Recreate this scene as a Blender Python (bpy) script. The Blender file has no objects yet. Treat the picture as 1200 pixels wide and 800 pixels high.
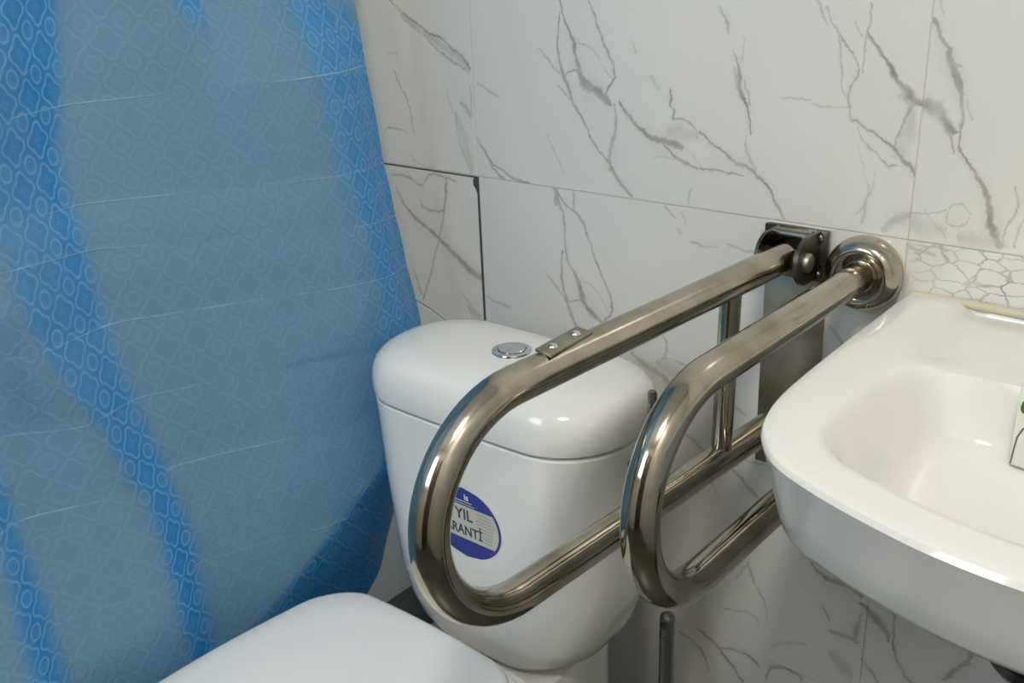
import bpy, bmesh, math, random
from mathutils import Vector, Matrix, noise as mnoise

random.seed(7)
SC = bpy.context.scene
COL = SC.collection

# ------------------------------------------------------------------ camera
# metres: the tiled back wall's face is y = 0, the room lies at y < 0, floor z = 0
cam_data = bpy.data.cameras.new('camera')
cam_data.sensor_width = 36.0
cam_data.lens = 1186.0 / 1200.0 * 36.0
cam_data.clip_start = 0.02
cam = bpy.data.objects.new('camera', cam_data)
COL.objects.link(cam)
cx_ = Vector((0.76448512, 0.64347955, -0.03868555))
cd_ = Vector((0.20924374, -0.30445819, -0.92925899))
cf_ = Vector((-0.60973729, 0.70230996, -0.36739782))
M = Matrix((( cx_.x, -cd_.x, -cf_.x), (cx_.y, -cd_.y, -cf_.y), (cx_.z, -cd_.z, -cf_.z)))
cam.matrix_world = Matrix.Translation((0.0, -1.038, 1.21)) @ M.to_4x4()
SC.camera = cam

# ------------------------------------------------------------------ world, light, exposure
world = bpy.data.worlds.new('world')
SC.world = world
world.use_nodes = True
world.node_tree.nodes['Background'].inputs[0].default_value = (0.75, 0.85, 1.0, 1)
world.node_tree.nodes['Background'].inputs[1].default_value = 0.25
SC.view_settings.view_transform = 'Standard'
SC.view_settings.look = 'None'
SC.view_settings.gamma = 1.0
SC.view_settings.use_curve_mapping = False
SC.view_settings.exposure = 0.0
LAMP_STRENGTH = 76.0
LAMP_XY = (0.12, -1.30)
FILL_WINDOW_STRENGTH = 6.5
ROOM = (-1.95, 0.62, -2.1, 0.0, 2.45)      # x0, x1, y0, y1, height

# ------------------------------------------------------------------ helpers
def link_mesh(name, me, mat=None, parent=None, smooth=True):
    o = bpy.data.objects.new(name, me)
    COL.objects.link(o)
    if mat is not None:
        for m in (mat if isinstance(mat, (list, tuple)) else [mat]):
            me.materials.append(m)
    if smooth:
        for p in me.polygons:
            p.use_smooth = True
        try:
            me.set_sharp_from_angle(angle=math.radians(40))
        except Exception:
            pass
    if parent is not None:
        o.parent = parent
    return o

def obj(name, bm, mat=None, parent=None, smooth=True):
    bmesh.ops.recalc_face_normals(bm, faces=bm.faces[:])
    me = bpy.data.meshes.new(name)
    bm.to_mesh(me)
    bm.free()
    return link_mesh(name, me, mat, parent, smooth)

def thing(name, label, cat, group=None):
    o = bpy.data.objects.new(name, None)
    o.empty_display_size = 0.05
    COL.objects.link(o)
    o['label'] = label
    o['category'] = cat
    if group:
        o['group'] = group
    return o

def tag(o, label, cat, group=None):
    o['label'] = label
    o['category'] = cat
    if group:
        o['group'] = group
    return o

def add_box(bm, x0, x1, y0, y1, z0, z1, bevel=0.0, seg=2):
    vs = [bm.verts.new(p) for p in ((x0,y0,z0),(x1,y0,z0),(x1,y1,z0),(x0,y1,z0),(x0,y0,z1),(x1,y0,z1),(x1,y1,z1),(x0,y1,z1))]
    fs = [bm.faces.new([vs[i] for i in f]) for f in ((0,3,2,1),(4,5,6,7),(0,1,5,4),(1,2,6,5),(2,3,7,6),(3,0,4,7))]
    if bevel:
        es = list({e for f in fs for e in f.edges})
        bmesh.ops.bevel(bm, geom=es, offset=bevel, segments=seg, affect='EDGES', profile=0.5)
    return vs

def add_loft(bm, rings, cap0=True, cap1=True):
    prev = None
    first = None
    for r in rings:
        cur = [bm.verts.new(p) for p in r]
        if prev is not None:
            n = len(cur)
            for i in range(n):
                bm.faces.new((prev[i], prev[(i+1) % n], cur[(i+1) % n], cur[i]))
        else:
            first = cur
        prev = cur
    if cap0:
        bm.faces.new(first[::-1])
    if cap1:
        bm.faces.new(prev)

def add_tube(bm, pts, r, n=24, caps=True):
    pts = [Vector(p) for p in pts]
    t = [(pts[min(i+1, len(pts)-1)] - pts[max(i-1, 0)]).normalized() for i in range(len(pts))]
    up = Vector((1, 0, 0)) if abs(t[0].x) < 0.8 else Vector((0, 0, 1))
    nrm = (up - t[0] * up.dot(t[0])).normalized()
    rings = []
    for i, p in enumerate(pts):
        nrm = (nrm - t[i] * nrm.dot(t[i])).normalized()
        b = t[i].cross(nrm)
        rr = r(i) if callable(r) else r
        rings.append([p + (nrm * math.cos(a) + b * math.sin(a)) * rr for a in [2*math.pi*k/n for k in range(n)]])
    add_loft(bm, rings, caps, caps)

def add_lathe(bm, prof, origin, axis='z', n=40):
    # prof: (radius, distance along axis)
    o = Vector(origin)
    def pt(r, h, a):
        c, s = r*math.cos(a), r*math.sin(a)
        if axis == 'z':
            return o + Vector((c, s, h))
        if axis == 'y':
            return o + Vector((c, -h, s))
        return o + Vector((h, c, s))
    rings = [[pt(max(r, 1e-4), h, 2*math.pi*k/n) for k in range(n)] for r, h in prof]
    add_loft(bm, rings, True, True)

def rrect(cx, a, y0, y1, rf, rb, bow=0.0, n=10):
    # plan outline, y0 = front (towards the room), y1 = back; rf, rb corner radii
    pts = []
    def arc(x, y, r, a0):
        for k in range(n + 1):
            t = a0 + math.pi/2 * k / n
            pts.append([x + r*math.cos(t), y + r*math.sin(t)])
    def seg(p, q, m):
        for k in range(1, m):
            pts.append([p[0] + (q[0]-p[0])*k/m, p[1] + (q[1]-p[1])*k/m])
    rf = min(rf, a*0.98, (y1-y0)*0.49); rb = min(rb, a*0.98, (y1-y0)*0.49)
    arc(cx+a-rb, y1-rb, rb, 0)
    seg((cx+a-rb, y1), (cx-a+rb, y1), 8)
    arc(cx-a+rb, y1-rb, rb, math.pi/2)
    seg((cx-a, y1-rb), (cx-a, y0+rf), 6)
    arc(cx-a+rf, y0+rf, rf, math.pi)
    seg((cx-a+rf, y0), (cx+a-rf, y0), 12)
    arc(cx+a-rf, y0+rf, rf, 1.5*math.pi)
    seg((cx+a, y0+rf), (cx+a, y1-rb), 6)
    if bow:
        for p in pts:
            w = min(1, max(0, (y1 - p[1])/(y1-y0)))
            p[1] -= bow*(1-((p[0]-cx)/a)**2)*w**2
    return pts

def ring(pts, z):
    return [(p[0], p[1], z) for p in pts]

# ------------------------------------------------------------------ materials
def new_mat(name):
    m = bpy.data.materials.new(name)
    m.use_nodes = True
    nt = m.node_tree
    return m, nt, nt.nodes['Principled BSDF']

def simple(name, col, rough=0.4, metal=0.0, coat=0.0, spec=0.5, noise_amt=0.0, nscale=20.0):
    m, nt, b = new_mat(name)
    b.inputs['Base Color'].default_value = (*col, 1)
    b.inputs['Roughness'].default_value = rough
    b.inputs['Metallic'].default_value = metal
    b.inputs['Coat Weight'].default_value = coat
    b.inputs['Coat Roughness'].default_value = 0.05
    b.inputs['Specular IOR Level'].default_value = spec
    if noise_amt:
        tc = nt.nodes.new('ShaderNodeTexCoord')
        nz = nt.nodes.new('ShaderNodeTexNoise'); nz.inputs['Scale'].default_value = nscale; nz.inputs['Detail'].default_value = 5
        nt.links.new(tc.outputs['Object'], nz.inputs['Vector'])
        mx = nt.nodes.new('ShaderNodeMix'); mx.data_type = 'RGBA'
        mx.inputs[6].default_value = (*[c*(1-noise_amt) for c in col], 1)
        mx.inputs[7].default_value = (*[min(1, c*(1+noise_amt)) for c in col], 1)
        nt.links.new(nz.outputs['Fac'], mx.inputs[0])
        nt.links.new(mx.outputs[2], b.inputs['Base Color'])
    return m

def math_node(nt, op, a, b=None, clamp=False):
    n = nt.nodes.new('ShaderNodeMath'); n.operation = op; n.use_clamp = clamp
    for i, v in enumerate((a, b)):
        if v is None:
            continue
        if isinstance(v, (int, float)):
            n.inputs[i].default_value = v
        else:
            nt.links.new(v, n.inputs[i])
    return n.outputs[0]

def madd(nt, a, b, c, clamp=False):
    n = nt.nodes.new('ShaderNodeMath'); n.operation = 'MULTIPLY_ADD'; n.use_clamp = clamp
    for i, v in enumerate((a, b, c)):
        if isinstance(v, (int, float)):
            n.inputs[i].default_value = v
        else:
            nt.links.new(v, n.inputs[i])
    return n.outputs[0]

def float_curve(nt, src, pts, handle='AUTO'):
    n = nt.nodes.new('ShaderNodeFloatCurve')
    c = n.mapping.curves[0]
    n.mapping.use_clip = False
    n.mapping.extend = 'HORIZONTAL'
    while len(c.points) < len(pts):
        c.points.new(0.5, 0.5)
    for p, (x, y) in zip(c.points, pts):
        p.location = (x, y); p.handle_type = handle
    n.mapping.update()
    nt.links.new(src, n.inputs['Value'])
    return n.outputs[0]

PALE = (0.735, 0.722, 0.68)
VEINC = (0.235, 0.222, 0.185)

VEINS = [
('UL',0.9,0,[(-1.102,1.14,1.8),(-1.07,1.118,2.39),(-1.03,1.098,2.95),(-1.002,1.088,3.5),(-0.987,1.077,3.49),(-0.969,1.066,3.47),(-0.956,1.052,3.46)]),
('UL',0.7,0,[(-1.094,1.134,1.8),(-1.071,1.111,1.79),(-1.035,1.089,1.78),(-1.01,1.072,3.53),(-0.993,1.063,4.68),(-0.965,1.051,2.32)]),
('UL',0.42,0,[(-1.102,1.14,4.81),(-1.071,1.115,8.36),(-1.033,1.094,9.45),(-1.006,1.08,11.72),(-0.978,1.067,13.94),(-0.957,1.052,13.87)]),
('UL',0.7,1,[(-1.074,0.956,1.25),(-1.078,0.984,1.24),(-1.083,1.002,1.48),(-1.098,1.026,2.23),(-1.105,1.044,1.23)]),
('UL',0.6,0,[(-1.134,0.953,1.28),(-1.12,0.959,2.54),(-1.088,0.955,1.25)]),
('UL',0.5,1,[(-0.958,0.988,2.35),(-0.957,1.007,2.34),(-0.958,1.027,1.16)]),
('UL',0.6,0,[(-0.977,1.004,3.54),(-0.969,0.998,7.07),(-0.959,0.989,8.23)]),
('UL',0.5,1,[(-0.963,0.909,3.61),(-0.97,0.923,3.61),(-0.981,0.944,3.61),(-0.986,0.964,2.4),(-0.988,0.991,2.38)]),
('UL',0.3,1,[(-0.963,0.914,9.61),(-0.97,0.941,15.56),(-0.977,0.964,16.7),(-0.986,0.99,7.14)]),
('UL',0.35,1,[(-0.992,0.99,1.19),(-0.999,1.008,2.38),(-1.006,1.025,1.78)]),
('UL',0.25,0,[(-1.12,1.067,1.85),(-1.095,1.067,2.44)]),
('UL',0.25,0,[(-1.089,0.934,1.89),(-1.076,0.915,3.15),(-1.059,0.912,1.25)]),
('UM',0.8,1,[(-0.904,0.907,2.35),(-0.919,0.918,2.94),(-0.927,0.928,3.54),(-0.938,0.944,3.54),(-0.953,0.961,1.77)]),
('UM',0.8,0,[(-0.931,0.935,1.18),(-0.916,0.922,2.35),(-0.904,0.918,2.34),(-0.889,0.91,2.91),(-0.874,0.907,2.89),(-0.859,0.906,1.73)]),
('UM',0.6,0,[(-0.943,1.034,1.38),(-0.925,1.025,2.3),(-0.906,1.019,1.37)]),
('UM',0.95,1,[(-0.772,1.06,6.35),(-0.779,1.081,3.69),(-0.781,1.094,5.26),(-0.788,1.106,2.63),(-0.796,1.126,2.1),(-0.8,1.141,2.1)]),
('UM',0.85,0,[(-0.776,1.068,5.29),(-0.767,1.045,9.54),(-0.751,1.036,10.55),(-0.732,1.026,9.43),(-0.725,1.02,4.18)]),
('UM',0.9,1,[(-0.783,1.018,3.77),(-0.791,1.039,5.37),(-0.801,1.059,3.22),(-0.805,1.085,2.13),(-0.804,1.103,2.12),(-0.801,1.126,1.58)]),
('UM',0.85,1,[(-0.694,0.908,3.19),(-0.718,0.932,4.28),(-0.726,0.945,3.75),(-0.737,0.956,2.14),(-0.751,0.97,1.93),(-0.763,0.991,2.47),(-0.783,1.018,3.23)]),
('UM',0.6,0,[(-0.835,1.082,1.3),(-0.821,1.069,1.95),(-0.802,1.052,1.72),(-0.792,1.042,2.15)]),
('UM',0.6,0,[(-0.806,1.037,1.08),(-0.79,1.024,2.16),(-0.782,1.016,2.15)]),
('UM',0.8,0,[(-0.795,1.048,2.15),(-0.784,1.058,2.66),(-0.773,1.057,2.65)]),
('UM',0.8,1,[(-0.732,1.033,2.62),(-0.725,1.044,2.08),(-0.719,1.056,2.06),(-0.727,1.077,3.09),(-0.738,1.097,2.06),(-0.745,1.116,2.05),(-0.757,1.141,1.03)]),
('UM',0.4,0,[(-0.774,1.091,1.05),(-0.751,1.082,1.35),(-0.736,1.065,1.35),(-0.724,1.05,1.04)]),
('UM',0.7,1,[(-0.722,0.934,4.29),(-0.726,0.948,5.88),(-0.723,0.973,4.24),(-0.717,0.996,3.67),(-0.72,1.02,2.09)]),
('UM',0.9,0,[(-0.713,1.023,3.12),(-0.694,1.003,3.63),(-0.676,0.989,5.15),(-0.658,0.982,8.19),(-0.64,0.98,8.12),(-0.622,0.977,6.04)]),
('UM',0.85,0,[(-0.646,0.975,2.04),(-0.628,0.963,3.55),(-0.604,0.954,2.51),(-0.578,0.954,2.18),(-0.543,0.951,1.17)]),
('UM',0.85,1,[(-0.636,1.008,2.01),(-0.634,1.018,2.0),(-0.64,1.025,2.5),(-0.64,1.042,1.49)]),
('UM',0.7,0,[(-0.636,1.009,1.51),(-0.617,1.007,1.79),(-0.606,0.998,1.78),(-0.602,0.988,1.49)]),
('UM',0.3,0,[(-0.642,0.995,14.16),(-0.626,0.993,22.09),(-0.602,0.991,7.94)]),
('UM',0.85,0,[(-0.6,0.996,2.97),(-0.588,0.987,1.97),(-0.569,0.977,2.15),(-0.552,0.965,4.87),(-0.535,0.96,2.9),(-0.524,0.954,2.89),(-0.509,0.94,3.36),(-0.5,0.925,3.36),(-0.489,0.908,2.88)]),
('UM',0.35,0,[(-0.622,0.979,1.01),(-0.61,0.97,1.5),(-0.596,0.955,1.0)]),
('UM',0.4,1,[(-0.526,0.959,1.93),(-0.538,0.979,1.93),(-0.542,0.996,0.96)]),
('UM',0.85,1,[(-0.535,0.999,1.43),(-0.541,1.029,2.85),(-0.549,1.042,4.75),(-0.553,1.063,3.78),(-0.555,1.077,2.35),(-0.561,1.088,1.13)]),
('UM',0.4,1,[(-0.549,1.077,1.41),(-0.548,1.102,1.4)]),
('UM',0.6,1,[(-0.554,1.047,1.9),(-0.559,1.07,1.42)]),
('UM',0.6,1,[(-0.537,1.032,1.51),(-0.546,1.056,1.41)]),
('UM',0.6,1,[(-0.567,1.108,1.41),(-0.573,1.124,2.81),(-0.58,1.133,1.87)]),
('UM',0.5,0,[(-0.501,1.041,0.92),(-0.486,1.042,2.75),(-0.467,1.041,0.91)]),
('UM',0.45,0,[(-0.467,1.037,0.91),(-0.452,1.036,1.98),(-0.426,1.035,0.89)]),
('UM',0.3,1,[(-0.656,1.041,3.01),(-0.667,1.055,5.03)]),
('UM',0.3,1,[(-0.689,1.082,2.02),(-0.694,1.096,1.01)]),
('UM',0.4,1,[(-0.799,0.924,1.11),(-0.803,0.931,1.34),(-0.818,0.959,2.23),(-0.826,0.974,1.11)]),
('UM',0.35,0,[(-0.663,0.959,2.07),(-0.651,0.963,2.05),(-0.633,0.961,1.02)]),
('UM',0.5,1,[(-0.613,0.908,1.02),(-0.612,0.917,2.04),(-0.608,0.928,1.01)]),
('UM',0.55,1,[(-0.454,1.117,1.75),(-0.459,1.125,2.19),(-0.468,1.142,2.19)]),
('UM',0.65,1,[(-0.419,1.022,2.22),(-0.424,1.035,1.77),(-0.426,1.044,2.21),(-0.424,1.058,1.76),(-0.418,1.072,1.4),(-0.423,1.087,1.74),(-0.434,1.101,1.92),(-0.448,1.119,2.18),(-0.456,1.135,2.18)]),
('UM',0.5,1,[(-0.426,1.041,1.77),(-0.43,1.049,1.59),(-0.435,1.062,1.06),(-0.437,1.086,3.07),(-0.442,1.107,1.31)]),
('UM',0.7,1,[(-0.413,1.072,1.04),(-0.413,1.095,1.55),(-0.412,1.109,1.89),(-0.41,1.124,1.87),(-0.41,1.139,1.69)]),
('UM',0.5,1,[(-0.418,1.108,1.72),(-0.425,1.12,2.15)]),
('UM',0.95,1,[(-0.349,1.043,14.38),(-0.36,1.049,11.89),(-0.367,1.057,8.51),(-0.379,1.068,5.97),(-0.389,1.085,4.27),(-0.401,1.097,3.42),(-0.411,1.11,2.57)]),
('UM',0.65,1,[(-0.374,1.0,1.74),(-0.371,1.01,2.6),(-0.364,1.031,2.57),(-0.359,1.044,5.1)]),
('UM',0.8,0,[(-0.418,1.024,1.77),(-0.404,1.016,2.21),(-0.388,1.007,2.19),(-0.374,1.0,2.62),(-0.365,0.989,4.35),(-0.354,0.98,3.47),(-0.337,0.957,1.73)]),
('UM',0.55,0,[(-0.414,1.023,1.33),(-0.407,1.003,1.42),(-0.393,0.993,1.41),(-0.383,0.983,1.94),(-0.37,0.98,2.63)]),
('UM',0.4,1,[(-0.4,0.915,1.82),(-0.398,0.931,2.72),(-0.396,0.95,1.8),(-0.403,0.972,1.07),(-0.411,0.998,0.89)]),
('UM',0.4,1,[(-0.407,0.925,1.37),(-0.395,0.946,2.7),(-0.391,0.969,1.78)]),
('UM',0.25,1,[(-0.371,0.989,8.74),(-0.362,1.011,15.53),(-0.36,1.037,8.53)]),
('UM',0.4,0,[(-0.376,0.913,7.2),(-0.364,0.924,10.69),(-0.351,0.931,7.05)]),
('UR',0.95,0,[(-0.352,1.044,12.7),(-0.334,1.039,15.11),(-0.327,1.031,14.25),(-0.319,1.021,10.05),(-0.314,1.019,3.34)]),
('UR',0.7,1,[(-0.314,1.0,1.68),(-0.322,1.02,3.35)]),
('UR',0.8,1,[(-0.311,1.024,2.5),(-0.312,1.044,3.31),(-0.317,1.064,5.76),(-0.324,1.078,7.4),(-0.33,1.094,4.51),(-0.34,1.111,3.69),(-0.347,1.126,3.28)]),
('UR',0.7,0,[(-0.329,1.092,1.64),(-0.323,1.085,1.64),(-0.317,1.081,2.04)]),
('UR',0.4,1,[(-0.302,1.033,3.3),(-0.308,1.051,1.64)]),
('UR',0.4,1,[(-0.34,1.131,1.63),(-0.344,1.142,2.44)]),
('UR',0.85,1,[(-0.26,0.911,6.73),(-0.27,0.931,6.72),(-0.275,0.952,5.43),(-0.286,0.973,4.18),(-0.303,0.994,2.51),(-0.307,0.999,2.09),(-0.311,1.024,1.66)]),
('UR',0.3,0,[(-0.351,0.922,19.46),(-0.333,0.921,22.76),(-0.313,0.922,8.65)]),
('UR',0.55,0,[(-0.353,0.934,1.32),(-0.335,0.935,1.31),(-0.317,0.941,1.29)]),
('UR',0.5,1,[(-0.312,0.912,1.3),(-0.323,0.924,1.3),(-0.336,0.937,1.05)]),
('UR',0.5,0,[(-0.314,0.936,1.03),(-0.308,0.947,1.28),(-0.298,0.947,1.1),(-0.292,0.941,1.02)]),
('UR',0.5,0,[(-0.314,0.936,1.03),(-0.31,0.928,1.29),(-0.296,0.929,1.28),(-0.292,0.937,1.02)]),
('UR',0.32,0,[(-0.301,0.915,13.77),(-0.278,0.915,22.07),(-0.258,0.915,13.42)]),
('UR',0.6,1,[(-0.254,0.912,1.67),(-0.259,0.92,2.09),(-0.258,0.93,1.67),(-0.251,0.945,2.06),(-0.25,0.959,2.05),(-0.254,0.971,1.64)]),
('UR',0.5,1,[(-0.246,0.913,1.67),(-0.246,0.926,2.07),(-0.24,0.944,1.64)]),
('LL',0.7,0,[(-1.127,0.888,2.07),(-1.088,0.889,2.55),(-1.068,0.879,3.17),(-1.045,0.898,2.5),(-1.014,0.896,3.7),(-0.994,0.892,2.45)]),
('LL',0.9,0,[(-1.123,0.87,2.6),(-1.089,0.83,4.52),(-1.048,0.809,5.75),(-1.013,0.786,6.97),(-0.978,0.764,10.05),(-0.954,0.753,7.48)]),
('LL',0.8,1,[(-1.08,0.697,2.13),(-1.045,0.781,2.06),(-1.021,0.851,2.0),(-1.014,0.896,3.7)]),
('LL',0.7,0,[(-1.07,0.857,2.55),(-1.06,0.845,2.8),(-1.023,0.846,2.76)]),
('LL',0.45,0,[(-0.997,0.725,1.53),(-0.986,0.714,2.55),(-0.973,0.702,2.54)]),
('LL',0.45,0,[(-0.986,0.703,6.39),(-0.975,0.697,11.47),(-0.961,0.693,10.15)]),
('LL',0.6,1,[(-1.083,0.705,2.66),(-1.098,0.744,1.85)]),
('LM',0.85,1,[(-0.742,0.731,8.01),(-0.769,0.755,7.48),(-0.782,0.789,4.02),(-0.796,0.809,2.87),(-0.8,0.836,2.28),(-0.801,0.866,2.49),(-0.81,0.887,3.39),(-0.814,0.906,3.38)]),
('LM',0.8,1,[(-0.737,0.735,3.42),(-0.726,0.748,2.83),(-0.724,0.76,2.82),(-0.736,0.789,2.25),(-0.75,0.817,2.02),(-0.763,0.849,2.24),(-0.774,0.87,3.35),(-0.795,0.882,2.81),(-0.813,0.902,2.26)]),
('LM',0.7,1,[(-0.785,0.877,2.24),(-0.783,0.904,2.22)]),
('LM',0.7,1,[(-0.813,0.882,3.97),(-0.817,0.904,3.39)]),
('LM',0.8,1,[(-0.78,0.709,3.51),(-0.798,0.749,4.67),(-0.806,0.78,2.91),(-0.805,0.82,2.53)]),
('LM',0.6,1,[(-0.798,0.746,2.34),(-0.816,0.767,2.34),(-0.835,0.783,1.76)]),
('LM',0.6,0,[(-0.795,0.75,2.33),(-0.773,0.757,2.88)]),
('LM',0.35,0,[(-0.773,0.786,1.14),(-0.746,0.771,1.7),(-0.732,0.751,1.36)]),
('LM',0.5,0,[(-0.645,0.902,2.08),(-0.639,0.898,2.5),(-0.632,0.89,2.08)]),
('LM',0.45,1,[(-0.616,0.884,1.55),(-0.62,0.899,2.06)]),
('LM',0.5,0,[(-0.607,0.863,3.1),(-0.593,0.861,3.08),(-0.572,0.861,1.42)]),
('LM',0.5,0,[(-0.558,0.868,2.52),(-0.539,0.865,3.0),(-0.519,0.863,1.98)]),
('LM',0.4,1,[(-0.516,0.876,1.97),(-0.515,0.891,1.96)]),
('LM',0.4,1,[(-0.623,0.87,3.12),(-0.627,0.878,2.29)]),
('LM',0.6,0,[(-0.693,0.698,4.52),(-0.671,0.686,6.73),(-0.645,0.677,7.78),(-0.628,0.662,6.64)]),
('LM',0.75,1,[(-0.645,0.701,2.21),(-0.639,0.717,2.19),(-0.645,0.733,1.64)]),
('LM',0.6,0,[(-0.644,0.701,1.54),(-0.621,0.702,2.18),(-0.608,0.693,2.17)]),
('LM',0.35,0,[(-0.653,0.693,13.33),(-0.633,0.689,24.24),(-0.61,0.678,15.3)]),
('LM',0.5,0,[(-0.946,0.727,1.88),(-0.923,0.722,2.48),(-0.902,0.72,1.85)]),
('LM',0.6,0,[(-0.571,0.695,2.14),(-0.546,0.666,2.66),(-0.523,0.653,2.11)]),
('LM',0.7,0,[(-0.546,0.58,2.73),(-0.523,0.562,4.34),(-0.502,0.546,3.24)]),
('LM',0.6,0,[(-0.537,0.589,2.17),(-0.513,0.592,2.67),(-0.492,0.594,2.12)]),
('LM',0.4,1,[(-0.554,0.523,2.22),(-0.566,0.546,2.22)]),
('LM',0.6,0,[(-0.619,0.604,3.36),(-0.593,0.596,5.55),(-0.573,0.582,3.31)]),
('LR',0.6,1,[(-0.479,0.366,1.35),(-0.482,0.392,1.67),(-0.491,0.406,1.79),(-0.502,0.423,2.79),(-0.509,0.444,2.23)]),
('LR',0.5,0,[(-0.539,0.358,1.73),(-0.52,0.365,2.29),(-0.504,0.368,2.27),(-0.49,0.351,1.7)]),
('LR',0.4,1,[(-0.526,0.413,1.7),(-0.511,0.438,2.23)]),
('LR',0.35,0,[(-0.468,0.331,2.26),(-0.445,0.349,5.55),(-0.422,0.356,2.19)]),
('R0',0.8,0,[(-0.588,0.31,3.59),(-0.555,0.297,4.73),(-0.533,0.279,4.12),(-0.508,0.253,3.52)]),
('R0',0.7,0,[(-0.609,0.289,2.43),(-0.578,0.277,4.8),(-0.561,0.247,2.4)]),
('R0',0.75,0,[(-0.544,0.291,2.95),(-0.51,0.3,3.71),(-0.487,0.29,4.03)]),
('R0',0.8,0,[(-0.474,0.28,5.73),(-0.451,0.305,5.07),(-0.424,0.301,4.46)]),
('LR',0.85,0,[(-0.423,0.478,3.18),(-0.409,0.467,5.28),(-0.393,0.464,8.38),(-0.378,0.467,9.35),(-0.359,0.458,9.29)]),
('LR',0.95,1,[(-0.321,0.408,3.08),(-0.328,0.423,10.27),(-0.338,0.434,13.38),(-0.356,0.447,8.27)]),
('LR',0.7,1,[(-0.361,0.389,3.16),(-0.36,0.409,6.29),(-0.356,0.434,3.11)]),
('LR',0.75,1,[(-0.29,0.365,4.61),(-0.308,0.387,3.08),(-0.316,0.42,2.55),(-0.318,0.447,3.55),(-0.321,0.462,4.05),(-0.332,0.47,4.57)]),
('LR',0.7,0,[(-0.392,0.391,5.35),(-0.372,0.392,6.36),(-0.357,0.39,4.21)]),
('LR',0.35,0,[(-0.391,0.358,10.8),(-0.376,0.348,25.8),(-0.361,0.34,14.98)]),
('LR',0.6,0,[(-0.351,0.368,2.11),(-0.338,0.356,3.16),(-0.328,0.346,2.1)]),
('LR',0.7,1,[(-0.254,0.386,5.0),(-0.241,0.408,5.92),(-0.232,0.422,5.87),(-0.228,0.441,3.88)]),
('LR',0.6,1,[(-0.396,0.406,1.6),(-0.4,0.415,3.2),(-0.407,0.422,2.14)]),
('LR',0.5,0,[(-0.433,0.499,4.23),(-0.419,0.493,6.31),(-0.404,0.492,4.18)]),
('LR',0.45,1,[(-0.404,0.763,3.84),(-0.413,0.779,5.76),(-0.426,0.793,4.82)]),
('LR',0.5,0,[(-0.35,0.901,1.42),(-0.334,0.895,2.21),(-0.321,0.893,3.51)]),
('LR',0.5,1,[(-0.428,0.483,3.18),(-0.445,0.513,3.18),(-0.457,0.527,2.12)]),
]

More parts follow.
